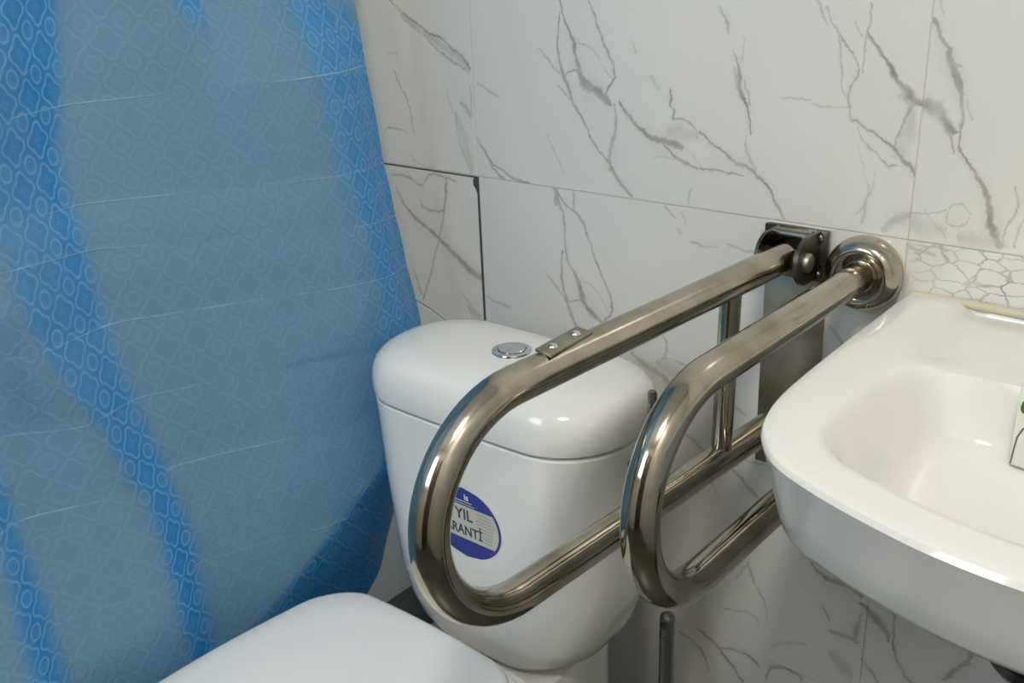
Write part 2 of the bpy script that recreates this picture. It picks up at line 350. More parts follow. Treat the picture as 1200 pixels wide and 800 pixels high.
def marble(name, key, network=False, generic=False, base=PALE):
    m, nt, b = new_mat(name)
    geo = nt.nodes.new('ShaderNodeNewGeometry')
    # jagged little wanderings of the print
    nz = nt.nodes.new('ShaderNodeTexNoise'); nz.inputs['Scale'].default_value = 75; nz.inputs['Detail'].default_value = 4; nz.inputs['Roughness'].default_value = 0.65
    nt.links.new(geo.outputs['Position'], nz.inputs['Vector'])
    sub = nt.nodes.new('ShaderNodeVectorMath'); sub.operation = 'SUBTRACT'; sub.inputs[1].default_value = (.5, .5, .5)
    nt.links.new(nz.outputs['Color'], sub.inputs[0])
    scl = nt.nodes.new('ShaderNodeVectorMath'); scl.operation = 'SCALE'; scl.inputs['Scale'].default_value = 0.011
    nt.links.new(sub.outputs[0], scl.inputs[0])
    add = nt.nodes.new('ShaderNodeVectorMath'); add.operation = 'ADD'
    nt.links.new(geo.outputs['Position'], add.inputs[0]); nt.links.new(scl.outputs[0], add.inputs[1])
    sep = nt.nodes.new('ShaderNodeSeparateXYZ'); nt.links.new(add.outputs[0], sep.inputs[0])
    nf = nt.nodes.new('ShaderNodeTexNoise'); nf.inputs['Scale'].default_value = 140; nf.inputs['Detail'].default_value = 3
    nt.links.new(geo.outputs['Position'], nf.inputs['Vector'])
    mod = madd(nt, nf.outputs['Fac'], 1.5, 0.25)
    total = None
    def accumulate(v):
        nonlocal total
        total = v if total is None else math_node(nt, 'MAXIMUM', total, v)
    for (k, s, ax, pts) in VEINS:
        if k not in key.split('+'):
            continue
        t = sep.outputs['Z'] if ax == 1 else sep.outputs['X']
        o = sep.outputs['X'] if ax == 1 else sep.outputs['Z']
        pp = [(p[ax], p[1-ax], p[2]) for p in pts]
        clean = []
        for p in pp:
            if clean and p[0] - clean[-1][0] < 0.0008:
                continue
            clean.append(p)
        if len(clean) < 2:
            clean = [(clean[0][0]-.002, *clean[0][1:]), (clean[0][0]+.002, *clean[0][1:])]
        t0, t1 = clean[0][0], clean[-1][0]
        L = t1 - t0; pad = 0.0025
        a0 = t0 - pad; AL = L + 2*pad
        o0 = min(p[1] for p in clean) - .002; o1 = max(p[1] for p in clean) + .002
        wmax = 0
        cw = []; cc = []
        for i, p in enumerate(clean):
            q0 = clean[max(0, i-1)]; q1 = clean[min(len(clean)-1, i+1)]
            sl = (q1[1]-q0[1])/max(1e-5, q1[0]-q0[0])
            w = p[2]/1000*0.53*math.sqrt(1+min(sl*sl, 9))
            cw.append(w); cc.append(p)
            wmax = max(wmax, w)
        tn = madd(nt, t, 1/AL, -a0/AL)
        cpts = [((p[0]-a0)/AL, (p[1]-o0)/(o1-o0)) for p in cc]
        wpts = [(0.0, 0.0)] + [((p[0]-a0)/AL, max(w/wmax, .12)) for p, w in zip(cc, cw)] + [(1.0, 0.0)]
        cen = float_curve(nt, tn, cpts)
        cen = madd(nt, cen, o1-o0, o0)
        wid = float_curve(nt, tn, wpts, 'VECTOR')
        wid = math_node(nt, 'MULTIPLY', wid, mod)
        d = math_node(nt, 'ABSOLUTE', math_node(nt, 'SUBTRACT', o, cen))
        wide = wmax > 0.009
        d = math_node(nt, 'DIVIDE', d, madd(nt, wid, wmax, 1e-6))
        v = math_node(nt, 'SUBTRACT', 1.55 if not wide else 1.3, d, True)
        halo = math_node(nt, 'SUBTRACT', 1.0, math_node(nt, 'DIVIDE', d, 4.5 if not wide else 1.8), True)
        v = math_node(nt, 'MAXIMUM', math_node(nt, 'MULTIPLY', v, s*0.72), math_node(nt, 'MULTIPLY', halo, s*0.17))
        accumulate(v)
    if network:
        vo = nt.nodes.new('ShaderNodeTexVoronoi'); vo.feature = 'DISTANCE_TO_EDGE'; vo.inputs['Scale'].default_value = 52
        mp = nt.nodes.new('ShaderNodeMapping'); mp.inputs['Scale'].default_value = (0.85, .1, 1.5); mp.inputs['Rotation'].default_value = (0, math.radians(20), 0)
        nt.links.new(add.outputs[0], mp.inputs[0]); nt.links.new(mp.outputs[0], vo.inputs['Vector'])
        line = math_node(nt, 'SUBTRACT', 1.0, math_node(nt, 'DIVIDE', vo.outputs['Distance'], 0.07), True)
        zz = madd(nt, sep.outputs['Z'], 16, -16*0.80, True)
        xx = madd(nt, sep.outputs['X'], 20, 20*0.36, True)
        nb = nt.nodes.new('ShaderNodeTexNoise'); nb.inputs['Scale'].default_value = 14; nt.links.new(geo.outputs['Position'], nb.inputs['Vector'])
        nn = madd(nt, nb.outputs['Fac'], 2.6, -0.75, True)
        msk = math_node(nt, 'MULTIPLY', math_node(nt, 'MULTIPLY', zz, xx), nn)
        accumulate(math_node(nt, 'MULTIPLY', math_node(nt, 'MULTIPLY', line, msk), 0.95))
    if generic:
        ng = nt.nodes.new('ShaderNodeTexNoise'); ng.inputs['Scale'].default_value = 2.4; ng.inputs['Detail'].default_value = 6
        nt.links.new(geo.outputs['Position'], ng.inputs['Vector'])
        rd = math_node(nt, 'ABSOLUTE', math_node(nt, 'SUBTRACT', ng.outputs['Fac'], 0.5))
        accumulate(math_node(nt, 'MULTIPLY', math_node(nt, 'SUBTRACT', 1.0, math_node(nt, 'DIVIDE', rd, 0.012), True), 0.55))
    n2 = nt.nodes.new('ShaderNodeTexNoise'); n2.inputs['Scale'].default_value = 5; n2.inputs['Detail'].default_value = 4
    nt.links.new(geo.outputs['Position'], n2.inputs['Vector'])
    cl = nt.nodes.new('ShaderNodeMix'); cl.data_type = 'RGBA'
    cl.inputs[6].default_value = (*[c*0.965 for c in base], 1); cl.inputs[7].default_value = (*[c*1.03 for c in base], 1)
    nt.links.new(n2.outputs['Fac'], cl.inputs[0])
    col = cl.outputs[2]
    if total is not None:
        nv = nt.nodes.new('ShaderNodeTexNoise'); nv.inputs['Scale'].default_value = 38; nv.inputs['Detail'].default_value = 4
        nt.links.new(geo.outputs['Position'], nv.inputs['Vector'])
        total = math_node(nt, 'MULTIPLY', total, madd(nt, nv.outputs['Fac'], 1.9, 0.02), True)
        mx = nt.nodes.new('ShaderNodeMix'); mx.data_type = 'RGBA'
        nt.links.new(total, mx.inputs[0]); nt.links.new(col, mx.inputs[6])
        mx.inputs[7].default_value = (*VEINC, 1)
        col = mx.outputs[2]
    if generic:
        # thin joints every 60 cm on the walls that stay out of the picture
        sp = nt.nodes.new('ShaderNodeSeparateXYZ'); nt.links.new(geo.outputs['Position'], sp.inputs[0])
        j = None
        for ch, off in (('X', .953), ('Y', 0.0), ('Z', -.305)):
            fr = math_node(nt, 'FRACT', math_node(nt, 'DIVIDE', math_node(nt, 'ADD', sp.outputs[ch], off+6.0), 0.602))
            ln = math_node(nt, 'LESS_THAN', math_node(nt, 'ABSOLUTE', math_node(nt, 'SUBTRACT', fr, 0.5)), 0.0025)
            j = ln if j is None else math_node(nt, 'MAXIMUM', j, ln)
        mj = nt.nodes.new('ShaderNodeMix'); mj.data_type = 'RGBA'; nt.links.new(j, mj.inputs[0]); nt.links.new(col, mj.inputs[6]); mj.inputs[7].default_value = (.45, .44, .41, 1)
        col = mj.outputs[2]
    nt.links.new(col, b.inputs['Base Color'])
    b.inputs['Roughness'].default_value = 0.2
    b.inputs['Specular IOR Level'].default_value = 0.5
    return m

def steel(name, col, r0=0.1, r1=0.3, grime=0.35):
    m, nt, b = new_mat(name)
    tc = nt.nodes.new('ShaderNodeTexCoord')
    mp = nt.nodes.new('ShaderNodeMapping'); mp.inputs['Scale'].default_value = (1.0, 0.16, 1.0)
    nt.links.new(tc.outputs['Object'], mp.inputs[0])
    nz = nt.nodes.new('ShaderNodeTexNoise'); nz.inputs['Scale'].default_value = 60; nz.inputs['Detail'].default_value = 6; nz.inputs['Roughness'].default_value = .6
    nt.links.new(mp.outputs[0], nz.inputs['Vector'])
    n2 = nt.nodes.new('ShaderNodeTexNoise'); n2.inputs['Scale'].default_value = 18; n2.inputs['Detail'].default_value = 5
    nt.links.new(tc.outputs['Object'], n2.inputs['Vector'])
    mr = nt.nodes.new('ShaderNodeMapRange'); mr.inputs[1].default_value = .35; mr.inputs[2].default_value = .7; mr.inputs[3].default_value = r0; mr.inputs[4].default_value = r1
    nt.links.new(nz.outputs['Fac'], mr.inputs[0]); nt.links.new(mr.outputs[0], b.inputs['Roughness'])
    mx = nt.nodes.new('ShaderNodeMix'); mx.data_type = 'RGBA'
    mx.inputs[6].default_value = (*col, 1); mx.inputs[7].default_value = (col[0]*(1-grime), col[1]*(1-grime*1.1), col[2]*(1-grime*1.35), 1)
    m2 = nt.nodes.new('ShaderNodeMapRange'); m2.inputs[1].default_value = .42; m2.inputs[2].default_value = .75
    nt.links.new(n2.outputs['Fac'], m2.inputs[0]); nt.links.new(m2.outputs[0], mx.inputs[0])
    nt.links.new(mx.outputs[2], b.inputs['Base Color'])
    b.inputs['Metallic'].default_value = 1.0
    bp = nt.nodes.new('ShaderNodeBump'); bp.inputs['Strength'].default_value = 0.06; bp.inputs['Distance'].default_value = 0.002
    nt.links.new(nz.outputs['Fac'], bp.inputs['Height']); nt.links.new(bp.outputs[0], b.inputs['Normal'])
    return m

def curtain_material():
    m, nt, b = new_mat('embossed_blue_film')
    out = nt.nodes['Material Output']
    uv = nt.nodes.new('ShaderNodeUVMap'); uv.uv_map = 'film'
    nzw = nt.nodes.new('ShaderNodeTexNoise'); nzw.inputs['Scale'].default_value = 9
    nt.links.new(uv.outputs[0], nzw.inputs['Vector'])
    sep = nt.nodes.new('ShaderNodeSeparateXYZ'); nt.links.new(uv.outputs[0], sep.inputs[0])
    P = 0.041
    u = math_node(nt, 'DIVIDE', sep.outputs['X'], P)
    w = math_node(nt, 'DIVIDE', sep.outputs['Y'], P)
    def cell(uo, wo):
        fu = math_node(nt, 'SUBTRACT', math_node(nt, 'FRACT', math_node(nt, 'ADD', u, uo)), 0.5)
        fw = math_node(nt, 'SUBTRACT', math_node(nt, 'FRACT', math_node(nt, 'ADD', w, wo)), 0.5)
        r = math_node(nt, 'SQRT', math_node(nt, 'ADD', math_node(nt, 'MULTIPLY', fu, fu), math_node(nt, 'MULTIPLY', fw, fw)))
        a = math_node(nt, 'ARCTAN2', fw, fu)
        return r, a
    def line(x, r0, th):
        d = math_node(nt, 'ABSOLUTE', math_node(nt, 'SUBTRACT', x, r0))
        return math_node(nt, 'SUBTRACT', 1.0, math_node(nt, 'DIVIDE', d, th), True)
    r1, a1 = cell(50.0, 50.0)
    q = math_node(nt, 'SUBTRACT', r1, math_node(nt, 'MULTIPLY', math_node(nt, 'COSINE', math_node(nt, 'MULTIPLY', a1, 4.0)), 0.06))
    r2, a2 = cell(50.5, 50.5)
    pat = line(q, 0.37, 0.06)
    pat = math_node(nt, 'MAXIMUM', pat, math_node(nt, 'MULTIPLY', line(q, 0.06, 0.09), 0.35))
    pat = math_node(nt, 'MAXIMUM', pat, line(r2, 0.20, 0.055))
    pat = math_node(nt, 'MAXIMUM', pat, math_node(nt, 'MULTIPLY', line(r2, 0.10, 0.045), 0.3))
    # light's grey veil put into the colour; deeper blue where seen along the film
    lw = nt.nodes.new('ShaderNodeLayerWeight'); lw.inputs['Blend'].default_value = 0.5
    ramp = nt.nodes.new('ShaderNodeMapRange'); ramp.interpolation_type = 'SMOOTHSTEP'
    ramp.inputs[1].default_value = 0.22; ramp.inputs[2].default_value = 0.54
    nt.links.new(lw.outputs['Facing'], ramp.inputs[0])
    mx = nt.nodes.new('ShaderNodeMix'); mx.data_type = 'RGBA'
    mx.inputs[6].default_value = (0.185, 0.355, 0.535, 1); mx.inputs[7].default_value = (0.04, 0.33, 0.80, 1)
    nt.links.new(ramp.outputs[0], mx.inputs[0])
    m2 = nt.nodes.new('ShaderNodeMix'); m2.data_type = 'RGBA'
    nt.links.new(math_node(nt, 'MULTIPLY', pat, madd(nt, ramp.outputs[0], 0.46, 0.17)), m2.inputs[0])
    nt.links.new(mx.outputs[2], m2.inputs[6]); m2.inputs[7].default_value = (0.42, 0.72, 0.95, 1)
    # the sharp packing folds have turned whitish in the film
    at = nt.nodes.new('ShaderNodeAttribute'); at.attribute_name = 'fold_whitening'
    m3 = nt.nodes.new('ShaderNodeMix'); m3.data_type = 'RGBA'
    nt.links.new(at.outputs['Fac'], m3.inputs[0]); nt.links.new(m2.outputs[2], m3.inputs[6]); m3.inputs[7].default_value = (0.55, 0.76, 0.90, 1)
    nt.links.new(m3.outputs[2], b.inputs['Base Color'])
    b.inputs['Roughness'].default_value = 0.30
    b.inputs['Specular IOR Level'].default_value = 0.6
    bp = nt.nodes.new('ShaderNodeBump'); bp.inputs['Strength'].default_value = 0.25; bp.inputs['Distance'].default_value = 0.0012
    nw = nt.nodes.new('ShaderNodeTexNoise'); nw.inputs['Scale'].default_value = 26; nw.inputs['Detail'].default_value = 4
    nt.links.new(uv.outputs[0], nw.inputs['Vector'])
    nt.links.new(math_node(nt, 'ADD', pat, math_node(nt, 'MULTIPLY', nw.outputs['Fac'], 3.0)), bp.inputs['Height'])
    nt.links.new(bp.outputs[0], b.inputs['Normal'])
    tr = nt.nodes.new('ShaderNodeBsdfTranslucent'); tr.inputs[0].default_value = (0.04, 0.34, 0.75, 1)
    ms = nt.nodes.new('ShaderNodeMixShader'); ms.inputs[0].default_value = 0.25
    nt.links.new(b.outputs[0], ms.inputs[1]); nt.links.new(tr.outputs[0], ms.inputs[2])
    nt.links.new(ms.outputs[0], out.inputs['Surface'])
    return m

def emission(name, col, strength):
    m, nt, b = new_mat(name)
    b.inputs['Base Color'].default_value = (.8, .8, .8, 1)
    b.inputs['Emission Color'].default_value = (*col, 1)
    b.inputs['Emission Strength'].default_value = strength
    return m

M_CER = simple('white_ceramic', (0.80, 0.795, 0.765), 0.12, coat=0.3, noise_amt=0.012, nscale=6)
M_CERW = simple('sink_ceramic', (0.80, 0.79, 0.75), 0.1, coat=0.35, noise_amt=0.012, nscale=6)
M_PLAST = simple('white_seat_plastic', (0.83, 0.835, 0.83), 0.22)
M_GAP = simple('dark_gap', (0.05, 0.045, 0.04), 0.7)
M_STEEL = steel('tarnished_steel', (0.50, 0.455, 0.37), 0.07, 0.22, 0.4)
M_STEELD = steel('dark_worn_steel', (0.17, 0.155, 0.13), 0.22, 0.45, 0.5)
M_PLATE = steel('brushed_plate_steel', (0.44, 0.41, 0.335), 0.3, 0.5, 0.4)
M_CHROME = steel('bright_chrome', (0.74, 0.74, 0.74), 0.06, 0.14, 0.1)
M_GREY = steel('grey_rod_steel', (0.30, 0.30, 0.30), 0.25, 0.4, 0.3)
M_GROUT = simple('pale_grout', (0.61, 0.595, 0.55), 0.85, noise_amt=0.1, nscale=60)
M_GROUTD = simple('dirty_open_joint', (0.07, 0.07, 0.065), 0.9)
M_FLOOR = simple('dark_stone_floor', (0.075, 0.08, 0.07), 0.35, noise_amt=0.3, nscale=9)
M_CEIL = simple('white_paint', (0.8, 0.8, 0.78), 0.8)
M_CAULK = simple('yellowed_silicone', (0.62, 0.57, 0.43), 0.45, noise_amt=0.15, nscale=30)
M_BLACK = simple('black_rubber', (0.012, 0.011, 0.011), 0.25, coat=0.4)
M_WALLG = marble('other_wall_marble', 'none', generic=True)

# ------------------------------------------------------------------ the room
X0, X1, Y0, Y1, H = ROOM
def structure(name, bm, mat, parent=None, smooth=False):
    o = obj(name, bm, mat, parent, smooth)
    if parent is None:
        o['kind'] = 'structure'
    return o

bm = bmesh.new(); add_box(bm, X0-.1, X1+.1, Y0-.1, Y1+.1, -0.1, 0.0); structure('floor', bm, M_FLOOR)
bm = bmesh.new(); add_box(bm, X0-.1, X1+.1, Y0-.1, Y1+.1, H, H+.1); structure('ceiling', bm, M_CEIL)
bm = bmesh.new(); add_box(bm, X0-.1, X0, Y0, Y1+.1, 0, H); structure('wall_left', bm, M_WALLG)
bm = bmesh.new(); add_box(bm, X1, X1+.1, Y0, Y1+.1, 0, H); structure('wall_right', bm, M_WALLG)
bm = bmesh.new(); add_box(bm, X0-.1, X1+.1, Y0-.1, Y0, 0, H); structure('wall_front', bm, M_WALLG)
# unseen glowing window, added behind the camera as cool fill light
bm = bmesh.new(); add_box(bm, -1.20, -0.55, Y0, Y0+.012, 1.35, 2.1); win = structure('added_fill_window', bm, emission('added_fill_glow', (0.80, 0.91, 1.0), FILL_WINDOW_STRENGTH))
bm = bmesh.new()
for a in ((-1.25, -1.20, 1.30, 2.15), (-0.55, -0.50, 1.30, 2.15), (-1.20, -0.55, 1.30, 1.35), (-1.20, -0.55, 2.10, 2.15)):
    add_box(bm, a[0], a[1], Y0, Y0+.03, a[2], a[3], .003)
obj('added_window_frame', bm, M_PLAST, win, False)
# dark wooden door in the wall behind the camera
bm = bmesh.new(); add_box(bm, -0.40, 0.45, Y0, Y0+.035, 0.0, 2.05, .004); dr = structure('door_1', bm, simple('brown_door', (0.045, 0.034, 0.026), 0.4, noise_amt=.2, nscale=8))
bm = bmesh.new(); add_tube(bm, [(-.34, Y0+.03, 1.0), (-.34, Y0+.075, 1.0), (-.33, Y0+.08, 1.0), (-.23, Y0+.08, 1.0)], .009, 14); obj('door_handle', bm, M_CHROME, dr)

# back wall: a grout bed and the large marble-print tiles standing 3 mm proud of it
TH = 0.012
bm = bmesh.new(); add_box(bm, X0-.1, X1+.1, 0.0013, 0.1, 0, H); wall = structure('wall_back', bm, M_GROUT)
MT = {k: marble('marble_tile_' + n, 'LM+LR' if k == 'LM' else k, k == 'LR') for k, n in (('UL', 'upper_left'), ('UM', 'upper_middle'), ('UR', 'upper_right'), ('LL', 'cracked'), ('LM', 'cut'), ('LR', 'behind_sink'), ('R0', 'bottom_row'))}
def tile(poly, mat):
    # poly: (x, z) corners, counter-clockwise; front face at y = 0
    bm = bmesh.new()
    f = [bm.verts.new((x, 0.0, z)) for x, z in poly]
    g = [bm.verts.new((x, TH, z)) for x, z in poly]
    ff = bm.faces.new(f)
    n = len(f)
    for i in range(n):
        bm.faces.new((f[i], g[i], g[(i+1) % n], f[(i+1) % n]))
    bmesh.ops.recalc_face_normals(bm, faces=bm.faces[:])
    bmesh.ops.bevel(bm, geom=list(ff.edges), offset=0.0005, segments=2, affect='EDGES')
    return obj('tile', bm, mat, wall, False)
g = 0.0005
def rect_tile(x0, x1, z0, z1, mat, gl=g):
    return tile([(x0+gl, z0+g), (x1-g, z0+g), (x1-g, z1-g), (x0+gl, z1-g)], mat)
ZB, ZA, ZT = 0.307, 0.905, 1.507
for x0, x1 in ((-1.555, -0.953), (-0.953, -0.351), (-0.351, 0.251), (0.251, X1), (X0, -1.555)):
    rect_tile(x0, x1, 0.0, ZB, MT['R0'])
    rect_tile(x0, x1, ZT, 2.109, MT['R0'])
    rect_tile(x0, x1, 2.109, H, MT['R0'])
rect_tile(X0, -1.555, ZB, ZA, MT['R0']); rect_tile(X0, -1.555, ZA, ZT, MT['R0'])
rect_tile(-1.555, -0.951, ZA, ZT, MT['UL'])
rect_tile(-0.951, -0.3495, ZA, ZT, MT['UM'])
rect_tile(-0.3495, 0.251, ZA, ZT, MT['UR']); rect_tile(0.251, X1, ZA, ZT, MT['UR'])
rect_tile(-0.951, -0.3495, ZB, ZA, MT['LM'])
rect_tile(-0.3495, 0.251, ZB, ZA, MT['LR']); rect_tile(0.251, X1, ZB, ZA, MT['LR'])
# the cracked tile: two pieces, its upper right corner chipped off, an open dirty joint round it
xr = -0.9555; zt = ZA - .0030
crack = [(-1.553, .845), (-1.35, .765), (-1.20, .728), (-1.096, .692), (-1.065, .684), (-1.03, .669), (-0.99, .654), (xr, .637)]
up = [(x, z+.0010) for x, z in crack] + [(xr, .880), (-.9585, .8865), (-.9625, .891), (-.9625, .8985), (-.9605, zt), (-1.553, zt)]
lo = [(-1.553, ZB+g), (xr, ZB+g)] + [(x, z-.0010) for x, z in crack[::-1]]
tile(up, MT['LL']); tile(lo, MT['LL'])
bm = bmesh.new()
add_box(bm, -1.56, -0.9512, 0.0011, 0.006, ZB+.004, ZA-.0009)
obj('dirty_joint', bm, M_GROUTD, wall, False)['label'] = 'dark open joint round the cracked tile'

# dark stone ledge along the foot of the wall
bm = bmesh.new(); add_box(bm, -1.165, -0.675, -0.075, 0.0, 0.0, 0.135, .004)
structure('trim_1', bm, M_FLOOR)

# ------------------------------------------------------------------ ceiling lamp
lamp = thing('ceiling_light', 'round white ceiling lamp with a glowing disc', 'lamp')
lamp.location = (LAMP_XY[0], LAMP_XY[1], H)
bm = bmesh.new(); add_lathe(bm, [(.20, 0), (.20, -.03), (.19, -.035), (.178, -.035), (.178, -.01)], (0, 0, 0)); obj('housing', bm, M_PLAST, lamp)
bm = bmesh.new(); add_lathe(bm, [(.176, -.012), (.176, -.034), (.165, -.038), (.02, -.04)], (0, 0, 0)); obj('diffuser', bm, emission('lamp_glow', (1.0, 0.935, 0.825), LAMP_STRENGTH), lamp)

# ------------------------------------------------------------------ toilet
CX = -0.742
toilet = thing('toilet', 'white close-coupled toilet with closed lid and domed cistern beside the blue curtain', 'toilet')
def tank_ring(a, yf, yb, z, rf=.075, rb=.05, bow=.006):
    return ring(rrect(CX, a, yf, yb, rf, rb, bow), z)
bm = bmesh.new()
add_loft(bm, [tank_ring(.06, -.235, -.15, .362), tank_ring(.100, -.264, -.135, .364), tank_ring(.122, -.274, -.125, .372), tank_ring(.140, -.280, -.115, .389),
              tank_ring(.152, -.283, -.11, .413), tank_ring(.163, -.285, -.105, .455), tank_ring(.170, -.285, -.102, .51), tank_ring(.175, -.286, -.1, .57),
              tank_ring(.1795, -.287, -.1, .65), tank_ring(.1815, -.288, -.1, .685), tank_ring(.179, -.286, -.102, .6872)])
tank = obj('cistern_tank', bm, M_CER, toilet)
bm = bmesh.new()
add_loft(bm, [tank_ring(.174, -.281, -.106, .684), tank_ring(.174, -.281, -.106, .694)])
obj('seam', bm, M_GAP, tank)['label'] = 'dark seam under the cistern lid'
bm = bmesh.new()
LR_ = [(.1815, -.2875, -.1, .6912), (.184, -.290, -.0983, .6925), (.185, -.291, -.0975, .698), (.185, -.291, -.0975, .712), (.1835, -.2895, -.099, .724), (.180, -.286, -.102, .7345),
       (.173, -.280, -.108, .7425), (.162, -.270, -.117, .7485), (.146, -.256, -.128, .7525), (.12, -.24, -.145, .7550), (.07, -.215, -.17, .7565)]
rr = []
for a, yf, yb, z in LR_:
    rr.append(tank_ring(a, yf, yb, z, rf=.08, rb=.075))
add_loft(bm, rr)
lid = obj('cistern_lid', bm, M_CER, toilet)
BX, BY, BZ = -0.733, -0.195, 0.7560
bm = bmesh.new()
add_lathe(bm, [(.024, -.002), (.0245, .001), (.0235, .0028), (.021, .0036), (.0178, .0034), (.0172, .0018)], (BX, BY, BZ)); btn = obj('button_ring', bm, M_CHROME, lid)
bm = bmesh.new()
add_lathe(bm, [(.0166, .0), (.0166, .0040), (.0155, .0050), (.010, .0046), (.002, .0043)], (BX, BY, BZ)); obj('flush_button', bm, M_CHROME, lid)
red = [p for p in tank_ring(.1835, -.2900, -.0985, .6912, .08, .075) if p[0] < CX-.160 and p[1] < -.245]
bm = bmesh.new(); add_tube(bm, red[:9], .0012, 8); obj('red_mark', bm, simple('red_paint', (.45, .03, .03), .5), lid)['label'] = 'small red mark at the seam'
# bowl on its pedestal with the shelf that carries the cistern
LX = -0.735
def bowl_ring(a, yf, yb, z, rf, rb):
    return ring(rrect(LX, a, yf, yb, rf, rb), z)
bm = bmesh.new()
add_loft(bm, [bowl_ring(.115, -.66, -.12, 0, .10, .04), bowl_ring(.112, -.65, -.12, .05, .10, .04), bowl_ring(.105, -.63, -.12, .15, .10, .05), bowl_ring(.105, -.66, -.11, .25, .10, .05),
              bowl_ring(.104, -.68, -.11, .33, .10, .05), bowl_ring(.104, -.70, -.108, .348, .10, .05), bowl_ring(.102, -.70, -.11, .358, .10, .05), bowl_ring(.096, -.69, -.116, .3615, .09, .05)])
obj('bowl', bm, M_CER, toilet)
bm = bmesh.new()
add_loft(bm, [bowl_ring(.09, -.66, -.34, .20, .085, .05), bowl_ring(.125, -.75, -.335, .29, .12, .06), bowl_ring(.155, -.80, -.335, .36, .15, .06), bowl_ring(.165, -.815, -.335, .383, .16, .06), bowl_ring(.172, -.822, -.33, .392, .165, .06), bowl_ring(.172, -.822, -.33, .418, .165, .06), bowl_ring(.168, -.818, -.333, .4235, .16, .06)])
obj('bowl_rim', bm, M_CER, toilet)
bm = bmesh.new()
add_loft(bm, [bowl_ring(.172, -.82, -.357, .4245, .165, .06), bowl_ring(.176, -.825, -.353, .428, .17, .06), bowl_ring(.176, -.825, -.353, .438, .17, .06), bowl_ring(.173, -.82, -.356, .4415, .17, .06)])
obj('seat', bm, M_PLAST, toilet)
LX = -0.735
def lid_ring(a, yf, yb, z, rb=.058):
    pts = rrect(LX, a, yf, yb, a*.95, rb, 0)
    for p in pts:                      # sides swell gently towards the middle of the length, rear edge slightly bowed
        t = (p[1]-yf)/(yb-yf)
        p[0] = (LX) + (p[0]-(LX))*(1 - .13*max(0, (t-.55)/.45)**1.6)
        if t > .6:
            p[1] += .010*(1-((p[0]-(LX))/a)**2)*(t-.6)/.4
    return ring(pts, z)
bm = bmesh.new()
add_loft(bm, [lid_ring(.168, -.825, -.372, .4425), lid_ring(.174, -.830, -.367, .446), lid_ring(.1745, -.8305, -.3665, .455), lid_ring(.172, -.828, -.369, .4605), lid_ring(.166, -.822, -.375, .4635),
              lid_ring(.15, -.79, -.40, .4655), lid_ring(.09, -.70, -.46, .467)])
obj('seat_lid', bm, M_PLAST, toilet)
# metal stop for the supply hose at the right of the cistern
bm = bmesh.new(); add_tube(bm, [(-.533, -.199, .655), (-.533, -.199, .755), (-.533, -.199, .7585)], lambda i: .0052 if i < 2 else .004, 18)
add_tube(bm, [(-.568, -.199, .662), (-.533, -.199, .662)], .004, 12)
pin = obj('side_lever', bm, M_GREY, toilet); pin['label'] = 'thin dark metal lever at the right of the cistern'

# the round guarantee sticker on the cistern's front
def tank_front(x, z):
    k = [(.57, .175, -.286), (.65, .1795, -.287), (.51, .170, -.285), (.465, .163, -.284)]
    t = (z-.51)/(.65-.51)
    a = .170+(.1795-.170)*t; yf = -.285 + (-.287+.285)*t
    return yf - .006*(1-((x-CX)/a)**2)
SX, SZ, SR = -0.7335, 0.5685, 0.0475
SEL = 1.19          # the sticker is a little wider than high
def on_tank(pts, lift):
    return [(SX+u, tank_front(SX+u, SZ+w) - lift, SZ+w) for u, w in pts]
def disc_between(w0, w1, r, n=40):
    # part of the disc of radius r between heights w0 and w1
    a = []; b = []
    for i in range(n+1):
        w = w0 + (w1-w0)*i/n
        h = math.sqrt(max(0, r*r-w*w))
        a.append(w); b.append(h)
    return a, b
def sticker_piece(bm, w0, w1, r, lift, n=24, m=10):
    ws, hs = disc_between(w0, w1, r, n)
    rows = []
    for w, h in zip(ws, hs):
        h = max(h*SEL, 1e-4)
        rows.append([bm.verts.new(on_tank([(-h + 2*h*j/m, w)], lift)[0]) for j in range(m+1)])
    for i in range(n):
        for j in range(m):
            bm.faces.new((rows[i][j], rows[i][j+1], rows[i+1][j+1], rows[i+1][j]))
M_SBLUE = simple('sticker_blue', (0.018, 0.04, 0.27), 0.35)
M_SPALE = simple('sticker_silver', (0.56, 0.55, 0.47), 0.35, noise_amt=.06, nscale=150)
M_SWHITE = simple('sticker_white', (0.75, 0.76, 0.78), 0.4)
M_SINK = simple('sticker_ink', (0.05, 0.055, 0.10), 0.4)
M_SGREY = simple('sticker_small_print', (0.36, 0.35, 0.31), 0.4)
bm = bmesh.new(); sticker_piece(bm, -SR, SR, SR, .0007); st = obj('guarantee_sticker', bm, M_SBLUE, toilet); st['label'] = 'round blue guarantee sticker'
bm = bmesh.new(); sticker_piece(bm, -.0225, .0235, SR-.0028, .0011); obj('pale_band', bm, M_SPALE, st)
def text_piece(body, size, u, w, mat, name, lift=.0014, align='LEFT', sx=1.0, bold=0.0):
    cu = bpy.data.curves.new('t', 'FONT'); cu.body = body; cu.size = size; cu.align_x = align; cu.offset = bold
    ob = bpy.data.objects.new('t', cu); COL.objects.link(ob)
    bpy.context.view_layer.update()
    me = bpy.data.meshes.new_from_object(ob.evaluated_get(bpy.context.evaluated_depsgraph_get()))
    bpy.data.objects.remove(ob)
    for v in me.vertices:
        p = on_tank([(u + v.co.x*sx, w + v.co.y)], lift)[0]
        v.co = p
    return link_mesh(name, me, mat, st, False)
text_piece('5 YIL', .0205, -.030, .0045, M_SINK, 'lettering', bold=.0005)
text_piece('GARANT\u0130', .0185, -.0435, -.0165, M_SINK, 'lettering', bold=.0005, sx=.86)
